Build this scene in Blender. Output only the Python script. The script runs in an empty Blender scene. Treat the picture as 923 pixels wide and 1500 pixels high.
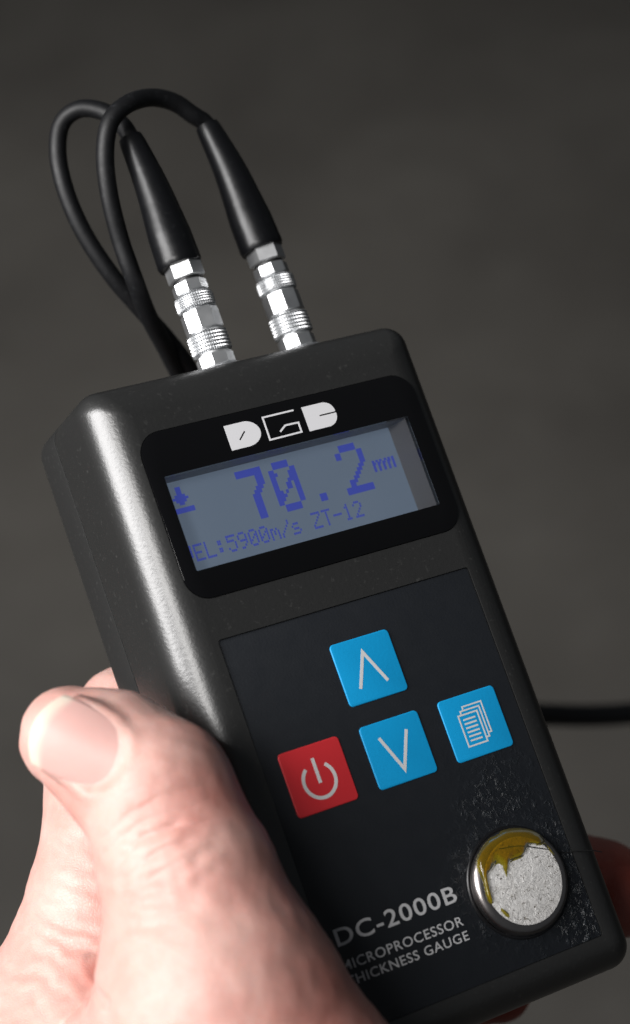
import bpy, bmesh, math, random
import numpy as np
from mathutils import Matrix, Vector

# ------------------------------------------------------------------ camera
scene = bpy.context.scene
CAM_H, TILT = 1.45, math.radians(42)
F_PX, IMG_W, IMG_H = 3000.0, 923.0, 1500.0
cam_data = bpy.data.cameras.new('camera')
cam = bpy.data.objects.new('camera', cam_data)
scene.collection.objects.link(cam)
cam.location = (0, 0, CAM_H)
cam.rotation_euler = (TILT, 0, 0)
cam_data.sensor_fit = 'VERTICAL'
cam_data.sensor_height = 36
cam_data.lens = 36 * F_PX / IMG_H
cam_data.clip_start = 0.02
cam_data.clip_end = 60
cam_data.dof.use_dof = True
cam_data.dof.focus_distance = 0.379
cam_data.dof.aperture_fstop = 11.0
cam_data.dof.aperture_blades = 8
scene.camera = cam
CAM = Matrix.Translation((0, 0, CAM_H)) @ Matrix.Rotation(TILT, 4, 'X')

# ------------------------------------------------------------------ world and lamps
world = bpy.data.worlds.new('World')
scene.world = world
world.use_nodes = True
world.node_tree.nodes['Background'].inputs[0].default_value = (0.86, 0.93, 1.0, 1)
world.node_tree.nodes['Background'].inputs[1].default_value = 0.06

def area(name, pos, target, sx, sy, power, col, spread=180):
    """a softbox; pos and target in metres, camera axes (x right, y up, z back)"""
    l = bpy.data.lights.new(name, 'AREA')
    l.shape = 'RECTANGLE'; l.size = sx; l.size_y = sy
    l.energy = power; l.color = col; l.spread = math.radians(spread)
    o = bpy.data.objects.new(name, l)
    scene.collection.objects.link(o)
    p = CAM @ Vector(pos); t = CAM @ Vector(target)
    q = (t - p).to_track_quat('-Z', 'Y')
    o.matrix_world = Matrix.Translation(p) @ q.to_matrix().to_4x4()
    return o
DEV = (0.0, -0.02, -0.375)
area('window_light', (-0.84, 0.16, 0.26), DEV, 0.48, 0.74, 23.0, (1.0, 0.985, 0.98))
area('front_light', (-0.50, 0.22, 0.88), DEV, 0.40, 0.40, 9.5, (1.0, 0.98, 0.96))
area('floor_fill', (-1.3, 1.0, -0.9), (0.1, 0.1, -1.9), 1.0, 1.0, 5.0, (1.0, 0.97, 0.93), 75)  # added fill for the floor; narrow spread keeps it off hand and gauge

scene.view_settings.view_transform = 'Standard'
scene.view_settings.look = 'None'
scene.view_settings.exposure = 0.0
scene.view_settings.gamma = 1.0
scene.render.engine = 'CYCLES'
scene.cycles.max_bounces = 10
scene.cycles.transparent_max_bounces = 12

# ------------------------------------------------------------------ frames
# gauge frame in mm: x across the face, y towards the sockets, z out of the face
TDEV = Vector((5.827, -16.550, -375.514))

RDEV = Matrix(((0.862534, -0.332350, 0.381547), (0.232383, 0.930005, 0.284760), (-0.449481, -0.156950, 0.879394)))
M_DEV = CAM @ Matrix.Translation(TDEV * 0.001) @ RDEV.to_4x4()

def at(u, v, depth):
    """point in camera axes, mm, seen in direction (u, v) of the photograph at a real depth"""
    return Vector(((u - 461.5) / F_PX * depth, -(v - 750) / F_PX * depth, -depth))
def to_dev(p):
    return RDEV.transposed() @ (p - TDEV)
def dv(u, v, depth):
    return to_dev(at(u, v, depth))

# ------------------------------------------------------------------ object helpers
COL = scene.collection
def tag(o, label, cat=None, group=None, kind=None):
    if label: o['label'] = label
    if cat: o['category'] = cat
    if group: o['group'] = group
    if kind: o['kind'] = kind
    return o
ORIG = {}
def thing(name, label, cat, base, frame=M_DEV):
    o = bpy.data.objects.new(name, None)
    COL.objects.link(o)
    o.empty_display_size = 0.01
    b = Vector(base)
    o.matrix_world = frame @ Matrix.Translation(b * 0.001)
    ORIG[o.name] = b
    tag(o, label, cat)
    return o
def link(name, me, mat, parent, orig):
    o = bpy.data.objects.new(name, me)
    COL.objects.link(o)
    o.parent = parent
    ORIG[o.name] = orig
    if mat is not None:
        me.materials.append(mat)
    return o
def obj(name, bm, mat, parent, smooth=True, sharp=35):
    """bm in gauge mm"""
    orig = ORIG[parent.name]
    bmesh.ops.recalc_face_normals(bm, faces=bm.faces)
    for v in bm.verts:
        v.co = (v.co - orig) * 0.001
    me = bpy.data.meshes.new(name)
    bm.to_mesh(me); bm.free()
    if smooth:
        for p in me.polygons: p.use_smooth = True
        me.set_sharp_from_angle(angle=math.radians(sharp))
    return link(name, me, mat, parent, orig)

def rrect(cx, cy, hw, hh, r, n=8):
    pts = []
    r = max(r, 0.01)
    for k, (sx, sy) in enumerate(((1, 1), (-1, 1), (-1, -1), (1, -1))):
        ox, oy = cx + sx * (hw - r), cy + sy * (hh - r)
        for i in range(n + 1):
            a = math.pi / 2 * (k + i / n)
            pts.append((ox + r * math.cos(a), oy + r * math.sin(a)))
    return pts
def loft(rings, cap0=True, cap1=True, closed=True, bm=None):
    bm = bm or bmesh.new()
    vs = [[bm.verts.new(p) for p in r] for r in rings]
    n = len(vs[0])
    for a, b in zip(vs[:-1], vs[1:]):
        for i in range(n if closed else n - 1):
            j = (i + 1) % n
            bm.faces.new((a[i], a[j], b[j], b[i]))
    if cap0: bm.faces.new(vs[0][::-1])
    if cap1: bm.faces.new(vs[-1])
    return bm
def plate(outline, z0, z1, bev=0.0, bm=None, seg=3):
    """extruded outline with a rounded top edge (outline convex, counter-clockwise)"""
    c = np.mean(outline, axis=0)
    def inset(d):
        res = []
        n = len(outline)
        P = np.array(outline)
        for i in range(n):
            e1 = P[i] - P[i - 1]; e2 = P[(i + 1) % n] - P[i]
            n1 = np.array((-e1[1], e1[0])); n2 = np.array((-e2[1], e2[0]))
            n1 = n1 / (np.linalg.norm(n1) + 1e-9); n2 = n2 / (np.linalg.norm(n2) + 1e-9)
            m = n1 + n2; m = m / (np.linalg.norm(m) + 1e-9)
            res.append(P[i] + m * d / max(0.5, m @ n1))
        return res
    rings = [[(x, y, z0) for x, y in outline]]
    if bev > 0:
        for k in range(seg + 1):
            a = math.pi / 2 * k / seg
            q = inset(bev * (1 - math.cos(a)))
            rings.append([(x, y, z1 - bev + bev * math.sin(a)) for x, y in q])
    else:
        rings.append([(x, y, z1) for x, y in outline])
    return loft(rings, bm=bm)
def stroke(pts, w, z, h=0.06, bm=None, closed=False):
    """thin printed line as mitred strip with a little thickness"""
    bm = bm or bmesh.new()
    P = [Vector((x, y, 0)) for x, y in pts]
    n = len(P)
    L, Rr = [], []
    for i in range(n):
        if closed: a, b = P[i - 1], P[(i + 1) % n]
        else: a, b = P[max(i - 1, 0)], P[min(i + 1, n - 1)]
        d1 = (P[i] - a); d2 = (b - P[i])
        if d1.length < 1e-6: d1 = d2
        if d2.length < 1e-6: d2 = d1
        d1.normalize(); d2.normalize()
        n1 = Vector((-d1.y, d1.x, 0)); n2 = Vector((-d2.y, d2.x, 0))
        m = (n1 + n2).normalized()
        s = w / 2 / max(0.35, m.dot(n1))
        L.append(P[i] + m * s); Rr.append(P[i] - m * s)
    m = n if closed else n - 1
    for k in range(m):
        j = (k + 1) % n
        q = [L[k], Rr[k], Rr[j], L[j]]
        top = [bm.verts.new((p.x, p.y, z + h)) for p in q]
        bot = [bm.verts.new((p.x, p.y, z)) for p in q]
        bm.faces.new(top)
        for i in range(4):
            bm.faces.new((top[i], bot[i], bot[(i + 1) % 4], top[(i + 1) % 4]))
    return bm
def tube(path, rad, n=16, cap=True, bm=None):
    """sweep along path (Vectors), rad a number or a list"""
    bm = bm or bmesh.new()
    P = [Vector(p) for p in path]
    R_ = rad if isinstance(rad, (list, tuple)) else [rad] * len(P)
    t0 = (P[1] - P[0]).normalized()
    up = Vector((0, 0, 1)) if abs(t0.z) < 0.9 else Vector((1, 0, 0))
    u = t0.cross(up).normalized()
    rings = []
    for i, p in enumerate(P):
        t = (P[min(i + 1, len(P) - 1)] - P[max(i - 1, 0)]).normalized()
        u = (u - t * u.dot(t)).normalized()
        w = t.cross(u)
        rings.append([p + (u * math.cos(2 * math.pi * k / n) + w * math.sin(2 * math.pi * k / n)) * R_[i] for k in range(n)])
    return loft(rings, cap, cap, bm=bm)
def spline(pts, sub=10):
    P = [Vector(p) for p in pts]
    P = [P[0] * 2 - P[1]] + P + [P[-1] * 2 - P[-2]]
    out = []
    for i in range(1, len(P) - 2):
        a, b, c, d = P[i - 1:i + 3]
        for k in range(sub):
            t = k / sub
            out.append(0.5 * ((2 * b) + (c - a) * t + (2 * a - 5 * b + 4 * c - d) * t * t + (3 * b - a - 3 * c + d) * t ** 3))
    out.append(P[-2])
    return out
def lathe_y(cx, cz, prof, n=48, facets=None, bm=None, cap=True):
    """revolve (y, r) about the line x=cx, z=cz"""
    n = facets or n
    ph = math.pi / n if facets else 0
    rings = [[(cx + r * math.cos(ph + 2 * math.pi * k / n), y, cz + r * math.sin(ph + 2 * math.pi * k / n)) for k in range(n)] for y, r in prof]
    return loft(rings, cap, cap, bm=bm)
def lathe_z(cx, cy, prof, n=72, cap0=True, cap1=True):
    rings = [[(cx + r * math.cos(2 * math.pi * k / n), cy + r * math.sin(2 * math.pi * k / n), z) for k in range(n)] for z, r in prof]
    return loft(rings, cap0, cap1)
def cut(o, bms):
    """boolean-subtract solids (bmesh in gauge mm) from a part"""
    orig = ORIG[o.name]
    tmp = []
    for bm in bms:
        bmesh.ops.recalc_face_normals(bm, faces=bm.faces)
        for v in bm.verts: v.co = (v.co - orig) * 0.001
        me = bpy.data.meshes.new('cutter'); bm.to_mesh(me); bm.free()
        c = bpy.data.objects.new('cutter', me); COL.objects.link(c)
        c.parent = o.parent
        m = o.modifiers.new('cut', 'BOOLEAN'); m.operation = 'DIFFERENCE'; m.object = c; m.solver = 'EXACT'
        tmp.append(c)
    dg = bpy.context.evaluated_depsgraph_get()
    dg.update()
    me = bpy.data.meshes.new_from_object(o.evaluated_get(dg))
    o.modifiers.clear()
    o.data = me
    for p in me.polygons: p.use_smooth = True
    me.set_sharp_from_angle(angle=math.radians(32))
    for c in tmp: bpy.data.objects.remove(c)

# ------------------------------------------------------------------ materials
class NT:
    def __init__(self, name):
        self.m = bpy.data.materials.new(name); self.m.use_nodes = True
        self.t = self.m.node_tree; self.b = self.t.nodes['Principled BSDF']
        self.out = self.t.nodes['Material Output']
    def n(self, kind, **kw):
        nd = self.t.nodes.new(kind)
        for k, v in kw.items():
            if k in nd.inputs.keys(): nd.inputs[k].default_value = v
            else: setattr(nd, k, v)
        return nd
    def l(self, a, b): self.t.links.new(a, b)
    def coord(self, scale=(1, 1, 1), loc=(0, 0, 0), rot=(0, 0, 0)):
        c = self.n('ShaderNodeTexCoord'); m = self.n('ShaderNodeMapping')
        m.inputs['Scale'].default_value = scale; m.inputs['Location'].default_value = loc; m.inputs['Rotation'].default_value = rot
        self.l(c.outputs['Object'], m.inputs['Vector']); return m.outputs[0]
    def noise(self, vec, scale, detail=4, rough=0.55, dist=0.0):
        x = self.n('ShaderNodeTexNoise'); x.inputs['Scale'].default_value = scale; x.inputs['Detail'].default_value = detail
        x.inputs['Roughness'].default_value = rough; x.inputs['Distortion'].default_value = dist
        self.l(vec, x.inputs['Vector']); return x.outputs['Fac']
    def ramp(self, fac, a, b, ca=(0, 0, 0, 1), cb=(1, 1, 1, 1)):
        r = self.n('ShaderNodeValToRGB')
        r.color_ramp.elements[0].position = a; r.color_ramp.elements[1].position = b
        r.color_ramp.elements[0].color = ca; r.color_ramp.elements[1].color = cb
        self.l(fac, r.inputs['Fac']); return r.outputs['Color']
    def mix(self, fac, a, b, blend='MIX'):
        x = self.n('ShaderNodeMix'); x.data_type = 'RGBA'; x.blend_type = blend
        for s, v in ((0, fac), (6, a), (7, b)):
            if hasattr(v, 'is_linked') or hasattr(v, 'links'): self.l(v, x.inputs[s])
            else: x.inputs[s].default_value = v
        return x.outputs[2]
    def math(self, op, a, b=0.0, clamp=False):
        x = self.n('ShaderNodeMath'); x.operation = op; x.use_clamp = clamp
        for s, v in ((0, a), (1, b)):
            if hasattr(v, 'links'): self.l(v, x.inputs[s])
            else: x.inputs[s].default_value = v
        return x.outputs[0]
    def bump(self, h, strength, dist, normal=None):
        x = self.n('ShaderNodeBump'); x.inputs['Strength'].default_value = strength; x.inputs['Distance'].default_value = dist
        self.l(h, x.inputs['Height'])
        if normal is not None: self.l(normal, x.inputs['Normal'])
        return x.outputs[0]
    def set(self, **kw):
        for k, v in kw.items():
            k = k.replace('_', ' ')
            s = self.b.inputs[k]
            if hasattr(v, 'links'): self.l(v, s)
            else: s.default_value = v
        return self

BASE = Vector((0, -79.3, -17.0))        # origin of the gauge
def mat_shell(name='moulded_plastic', col=(0.0205, 0.0206, 0.0203, 1)):
    t = NT(name)
    v = t.coord()
    fine = t.noise(v, 1500, 2, 0.6)
    med = t.noise(v, 260, 4, 0.6)
    big = t.noise(v, 45, 3)
    c = t.mix(big, tuple(x * 0.88 for x in col[:3]) + (1,), tuple(x * 1.1 for x in col[:3]) + (1,))
    sp = t.ramp(t.noise(v, 900, 2, 0.7), 0.62, 0.78)
    c = t.mix(t.math('MULTIPLY', sp, 0.45), c, (0.07, 0.07, 0.067, 1))
    t.set(Base_Color=c, Roughness=t.math('ADD', t.math('MULTIPLY', med, 0.03), 0.30))
    t.b.inputs['Specular IOR Level'].default_value = 0.75
    n1 = t.bump(fine, 0.30, 0.00012)
    t.set(Normal=n1)
    return t.m
def mat_simple(name, col, rough=0.5, metal=0.0, spec=0.5, bumpscale=None, bump=0.2, bd=0.0001, emit=None, es=0.0, coat=0.0):
    t = NT(name)
    t.set(Base_Color=tuple(col) + (1,), Roughness=rough, Metallic=metal)
    t.b.inputs['Specular IOR Level'].default_value = spec
    t.b.inputs['Coat Weight'].default_value = coat
    if bumpscale:
        v = t.coord()
        h = t.noise(v, bumpscale, 4)
        t.set(Normal=t.bump(h, bump, bd))
        t.set(Roughness=t.math('ADD', t.math('MULTIPLY', t.noise(v, bumpscale * 0.4, 3), 0.2), rough - 0.1))
    if emit:
        t.set(Emission_Color=tuple(emit) + (1,), Emission_Strength=es)
    return t.m
M_SHELL = mat_shell()
M_SEAM = mat_simple('seam_groove', (0.012, 0.012, 0.012), 0.7)

def mat_panel():
    t = NT('keypad_overlay')
    v = t.coord()
    tc = t.n('ShaderNodeTexCoord')
    # distance to the steel disc, where dried couplant has built up
    d = t.n('ShaderNodeVectorMath'); d.operation = 'DISTANCE'
    t.l(tc.outputs['Object'], d.inputs[0])
    d.inputs[1].default_value = ((Vector((16.5, -58.5, -0.2)) - BASE) * 0.001)[:]
    warp = t.noise(v, 110, 4, 0.6)
    dist = t.math('ADD', d.outputs['Value'], t.math('MULTIPLY', t.math('SUBTRACT', warp, 0.5), 0.022))
    near = t.math('SUBTRACT', 1.0, t.math('DIVIDE', t.math('SUBTRACT', dist, 0.0065), 0.0135, True), True)
    patch = t.ramp(t.noise(v, 75, 5, 0.65), 0.40, 0.60)
    d2 = t.n('ShaderNodeVectorMath'); d2.operation = 'DISTANCE'
    t.l(tc.outputs['Object'], d2.inputs[0]); d2.inputs[1].default_value = ((Vector((25, -66, -0.2)) - BASE) * 0.001)[:]
    crust = t.math('SUBTRACT', 1.0, t.math('DIVIDE', t.math('SUBTRACT', t.math('ADD', d2.outputs['Value'], t.math('MULTIPLY', t.math('SUBTRACT', warp, 0.5), 0.012)), 0.003), 0.0065, True), True)
    d3 = t.n('ShaderNodeVectorMath'); d3.operation = 'DISTANCE'
    t.l(tc.outputs['Object'], d3.inputs[0]); d3.inputs[1].default_value = ((Vector((15, -42.5, -0.2)) - BASE) * 0.001)[:]
    up = t.math('SUBTRACT', 1.0, t.math('DIVIDE', t.math('SUBTRACT', t.math('ADD', d3.outputs['Value'], t.math('MULTIPLY', t.math('SUBTRACT', warp, 0.5), 0.02)), 0.003), 0.0075, True), True)
    soil = t.math('MAXIMUM', t.math('MULTIPLY', near, patch), t.math('MAXIMUM', t.math('MULTIPLY', crust, 1.0), t.math('MULTIPLY', up, 0.45)), True)
    grain = t.noise(v, 900, 5, 0.7, 0.4)
    streak = t.ramp(t.noise(v, 650, 4, 0.7, 0.5), 0.50, 0.70)
    col = t.mix(t.noise(v, 60, 3), (0.0075, 0.0090, 0.0118, 1), (0.0095, 0.0115, 0.0148, 1))
    col = t.mix(t.math('MULTIPLY', soil, t.math('MULTIPLY', streak, 0.24)), col, (0.075, 0.10, 0.12, 1))
    t.set(Base_Color=col)
    t.set(Roughness=t.math('SUBTRACT', t.math('ADD', 0.42, t.math('MULTIPLY', t.noise(v, 300, 3), 0.12)), t.math('MULTIPLY', soil, 0.2)))
    h = t.math('ADD', t.math('MULTIPLY', soil, t.math('ADD', grain, streak)), t.math('MULTIPLY', t.noise(v, 2200, 1), 0.05))
    t.set(Normal=t.bump(h, 0.75, 0.0006))
    t.b.inputs['Specular IOR Level'].default_value = 0.5
    return t.m
M_PANEL = mat_panel()
M_BEZEL = mat_simple('black_acrylic', (0.003, 0.003, 0.0035), 0.08, spec=0.45)
M_INK = mat_simple('white_print', (0.72, 0.72, 0.74), 0.5, spec=0.3)
def mat_worn_ink():
    t = NT('worn_white_print')
    v = t.coord()
    w = t.ramp(t.noise(v, 1300, 4, 0.7), 0.12, 0.34)
    t.set(Base_Color=t.mix(w, (0.10, 0.11, 0.12, 1), (0.52, 0.52, 0.53, 1)), Roughness=0.55)
    return t.m
M_WORN = mat_worn_ink()
def mat_key(name, col):
    t = NT(name)
    v = t.coord()
    c = t.mix(t.noise(v, 130, 3), tuple(x * 0.93 for x in col) + (1,), tuple(x * 1.05 for x in col) + (1,))
    t.set(Base_Color=c, Roughness=0.46)
    t.b.inputs['Specular IOR Level'].default_value = 0.35
    t.set(Normal=t.bump(t.noise(v, 1600, 2), 0.18, 0.0001))
    return t.m
M_BLUE = mat_key('blue_key_print', (0.004, 0.30, 0.62))
M_RED = mat_key('red_key_print', (0.56, 0.028, 0.035))
M_ICON = mat_simple('key_icon_print', (0.60, 0.60, 0.60), 0.5, spec=0.3)
M_TRAY = mat_simple('display_tray', (0.32, 0.32, 0.33), 0.55)
def mat_lcd():
    t = NT('lcd_glass')
    v = t.coord()
    c = t.mix(t.noise(v, 28, 2), (0.135, 0.18, 0.245, 1), (0.18, 0.23, 0.305, 1))
    t.set(Base_Color=c, Roughness=0.35, Emission_Color=c, Emission_Strength=0.48)
    return t.m
M_LCD = mat_lcd()
M_SEG = mat_simple('lcd_segment', (0.035, 0.05, 0.26), 0.4, emit=(0.035, 0.05, 0.26), es=1.0)
def mat_glass():
    t = NT('window_glass')
    tr = t.n('ShaderNodeBsdfTransparent'); gl = t.n('ShaderNodeBsdfGlossy')
    gl.inputs['Roughness'].default_value = 0.06
    fr = t.n('ShaderNodeFresnel'); fr.inputs['IOR'].default_value = 1.42
    v = t.coord()
    vo = t.n('ShaderNodeTexVoronoi'); vo.inputs['Scale'].default_value = 420; t.l(v, vo.inputs['Vector'])
    seed = t.n('ShaderNodeSeparateColor'); t.l(vo.outputs['Color'], seed.inputs[0])
    on = t.math('MULTIPLY', t.math('LESS_THAN', vo.outputs['Distance'], t.math('MULTIPLY', seed.outputs[1], 0.10)), t.math('GREATER_THAN', seed.outputs[0], 0.975))
    mx = t.n('ShaderNodeMixShader'); t.l(fr.outputs[0], mx.inputs[0]); t.l(tr.outputs[0], mx.inputs[1]); t.l(gl.outputs[0], mx.inputs[2])
    df = t.n('ShaderNodeBsdfDiffuse'); df.inputs['Color'].default_value = (0.6, 0.62, 0.65, 1)
    m2 = t.n('ShaderNodeMixShader'); t.l(t.math('MULTIPLY', on, 0.6), m2.inputs[0]); t.l(mx.outputs[0], m2.inputs[1]); t.l(df.outputs[0], m2.inputs[2])
    t.l(m2.outputs[0], t.out.inputs['Surface'])
    return t.m
M_GLASS = mat_glass()
M_CHROME = mat_simple('nickel_plate', (0.78, 0.79, 0.80), 0.42, 1.0, bumpscale=500, bump=0.15)
M_KNURL = mat_simple('knurled_nickel', (0.50, 0.51, 0.52), 0.40, 1.0)
M_ORING = mat_simple('dark_gap', (0.01, 0.01, 0.01), 0.5)
def mat_rubber(name, rough, scr):
    t = NT(name)
    v = t.coord()
    b = t.noise(v, 500, 4, 0.6)
    s = t.ramp(t.noise(v, 900, 3, 0.6, 0.6), 0.60, 0.75)
    c = t.mix(t.math('MULTIPLY', s, scr), (0.004, 0.0042, 0.005, 1), (0.03, 0.032, 0.035, 1))
    t.set(Base_Color=c, Roughness=t.math('ADD', t.math('MULTIPLY', b, 0.2), rough - 0.1))
    t.b.inputs['Specular IOR Level'].default_value = 0.32
    t.set(Normal=t.bump(b, 0.3, 0.00015))
    return t.m
M_BOOT = mat_rubber('boot_rubber', 0.34, 0.2)
M_CABLE = mat_rubber('cable_jacket', 0.52, 0.5)

def mat_disc_face():
    t = NT('scratched_steel_face')
    v = t.coord()
    n1 = t.noise(v, 620, 6, 0.74, 0.7)
    n2 = t.noise(v, 220, 5, 0.65, 1.4)
    n3 = t.noise(v, 330, 5, 0.7, 0.3)
    pits = t.ramp(t.noise(v, 800, 4, 0.65, 1.6), 0.60, 0.66)
    c = t.mix(n2, (0.55, 0.53, 0.50, 1), (0.95, 0.94, 0.93, 1))
    c = t.mix(t.math('MULTIPLY', pits, 0.8), c, (0.16, 0.13, 0.09, 1))
    t.set(Base_Color=c, Roughness=0.40, Metallic=0.2)
    t.set(Normal=t.bump(t.math('ADD', t.math('MULTIPLY', n3, 0.9), t.math('SUBTRACT', n1, t.math('MULTIPLY', pits, 0.5))), 0.75, 0.0005))
    return t.m
M_DISC = mat_disc_face()
M_RIM = mat_simple('steel_rim', (0.42, 0.39, 0.38), 0.28, 1.0, bumpscale=500, bump=0.25)
M_RIMDARK = mat_simple('black_ring', (0.006, 0.006, 0.007), 0.35)
def mat_gel():
    t = NT('amber_couplant')
    a = t.n('ShaderNodeAttribute'); a.attribute_name = 'thick'
    v = t.coord()
    c = t.mix(t.ramp(a.outputs['Fac'], 0.0, 0.55), (0.96, 0.94, 0.60, 1), (0.93, 0.82, 0.20, 1))
    c = t.mix(t.ramp(a.outputs['Fac'], 0.6, 1.5), c, (0.86, 0.60, 0.09, 1))
    tr = t.n('ShaderNodeBsdfTransparent'); t.l(c, tr.inputs['Color'])
    gl = t.n('ShaderNodeBsdfGlossy'); gl.inputs['Roughness'].default_value = 0.13
    fr = t.n('ShaderNodeFresnel'); fr.inputs['IOR'].default_value = 1.42
    nm = t.bump(t.noise(v, 420, 2), 0.25, 0.0003)
    t.l(nm, gl.inputs['Normal']); t.l(nm, fr.inputs['Normal'])
    mx = t.n('ShaderNodeMixShader'); t.l(fr.outputs[0], mx.inputs[0]); t.l(tr.outputs[0], mx.inputs[1]); t.l(gl.outputs[0], mx.inputs[2])
    df = t.n('ShaderNodeBsdfDiffuse'); df.inputs['Color'].default_value = (0.80, 0.64, 0.06, 1)
    m2 = t.n('ShaderNodeMixShader'); m2.inputs[0].default_value = 0.07
    t.l(mx.outputs[0], m2.inputs[1]); t.l(df.outputs[0], m2.inputs[2])
    t.l(m2.outputs[0], t.out.inputs['Surface'])
    return t.m
M_GEL = mat_gel()

# ------------------------------------------------------------------ floor
def floor():
    t = NT('dark_concrete')
    v = t.coord()
    a = t.noise(v, 4.5, 5, 0.6, 0.3)
    b = t.noise(v, 9, 5, 0.6)
    c = t.mix(t.ramp(a, 0.25, 0.75), (0.046, 0.043, 0.039, 1), (0.080, 0.076, 0.069, 1))
    c = t.mix(t.math('MULTIPLY', t.ramp(b, 0.5, 0.75), 0.35), c, (0.035, 0.031, 0.027, 1))
    t.set(Base_Color=c, Roughness=0.75, Normal=t.bump(t.noise(v, 60, 5), 0.3, 0.002))
    t.b.inputs['Specular IOR Level'].default_value = 0.25
    bm = bmesh.new()
    bmesh.ops.create_grid(bm, x_segments=8, y_segments=8, size=8)
    me = bpy.data.meshes.new('floor'); bm.to_mesh(me); bm.free()
    me.materials.append(t.m)
    o = bpy.data.objects.new('floor', me); COL.objects.link(o)
    tag(o, 'dark grey-brown concrete floor, blurred far below the gauge', kind='structure')
floor()

# ------------------------------------------------------------------ gauge
G = thing('thickness_gauge', 'dark grey handheld ultrasonic thickness gauge with blue display and coloured keys', 'gauge', BASE)
XL, XR, YB, YT = -35.8, 34.4, -79.4, 51.0
CX, CY, HW, HH = (XL + XR) / 2, (YB + YT) / 2, (XR - XL) / 2, (YT - YB) / 2
RC = 4.3
SEAM_Z = -21.6
def shell_ring(inset, z):
    return [(x, y, z) for x, y in rrect(CX, CY, HW - inset, HH - inset, max(RC - inset * 0.60, 0.4), 12)]
FR = 7.8
rings = [shell_ring(0.35, SEAM_Z - 0.1), shell_ring(0.06, SEAM_Z + 0.15), shell_ring(0.0, SEAM_Z + 0.50), shell_ring(0.0, -FR)]
for k in range(1, 17):
    a = math.pi / 2 * k / 16
    rings.append(shell_ring(FR * (1 - math.cos(a)), -FR + FR * math.sin(a)))
front = obj('front_shell', loft(rings), M_SHELL, G)
WX, WCY, WHH = 29.3, (39.7 + 7.5) / 2, (39.7 - 7.5) / 2
PW, PB = 26.8, 72.5
cut(front, [plate(rrect(0, WCY, WX, WHH, 4.6, 10), -7.2, 1.0),
            plate(rrect(0, -PB / 2, PW, PB / 2, 0.6, 3), -0.55, 1.0)])
BR = 3.4
rings = []
for k in range(0, 9):
    a = math.pi / 2 * k / 8
    rings.append(shell_ring(BR * (1 - math.sin(a)), -34.2 + BR * (1 - math.cos(a))))
rings += [shell_ring(0.0, SEAM_Z - 0.75), shell_ring(0.08, SEAM_Z - 0.55), shell_ring(0.4, SEAM_Z - 0.5), shell_ring(0.6, SEAM_Z - 0.05)]
obj('back_shell', loft(rings), M_SHELL, G)

# display window: black acrylic mask, tray, lcd, glass
LX0, LX1, LY0, LY1 = -26.3, 25.6, 12.95, 31.1
win = obj('display_window', (lambda: (
    lambda o0, o1, i0, i1: loft([[(x, y, -0.9) for x, y in i0], [(x, y, -0.9) for x, y in o0], [(x, y, 0.12) for x, y in o0],
                                 [(x, y, 0.22) for x, y in o1], [(x, y, 0.22) for x, y in i1], [(x, y, -0.9) for x, y in i0]], False, False))(
    rrect(0, WCY, WX - 0.12, WHH - 0.12, 4.5, 10), rrect(0, WCY, WX - 0.3, WHH - 0.3, 4.35, 10),
    rrect((LX0 + LX1) / 2, (LY0 + LY1) / 2, (LX1 - LX0) / 2, (LY1 - LY0) / 2, 0.25, 10),
    rrect((LX0 + LX1) / 2, (LY0 + LY1) / 2, (LX1 - LX0) / 2, (LY1 - LY0) / 2, 0.25, 10)))(), M_BEZEL, G, sharp=30)
LCDZ = -5.5
lc = rrect((LX0 + LX1) / 2, (LY0 + LY1) / 2, (LX1 - LX0) / 2, (LY1 - LY0) / 2, 0.25, 2)
lco = rrect((LX0 + LX1) / 2, (LY0 + LY1) / 2, (LX1 - LX0) / 2 + 0.5, (LY1 - LY0) / 2 + 0.5, 0.5, 2)
obj('display_tray', loft([[(x, y, -0.95) for x, y in lco], [(x, y, -0.95) for x, y in lc], [(x - (1.7 if x > 0 else 0), y, LCDZ - 0.3) for x, y in lc], [(x, y, LCDZ - 0.3) for x, y in lco], [(x, y, -0.95) for x, y in lco]], False, False), M_TRAY, win, smooth=False)
lcd = obj('lcd_screen', plate(rrect((LX0 + LX1) / 2, (LY0 + LY1) / 2, (LX1 - LX0) / 2 - .05, (LY1 - LY0) / 2 - .05, 0.2, 1), LCDZ - 0.25, LCDZ), M_LCD, win, smooth=False)
obj('glass_pane', plate(rrect((LX0 + LX1) / 2, (LY0 + LY1) / 2, (LX1 - LX0) / 2 - 0.02, (LY1 - LY0) / 2 - 0.02, 0.2, 1), 0.10, 0.16), M_GLASS, win, smooth=False)

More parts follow.
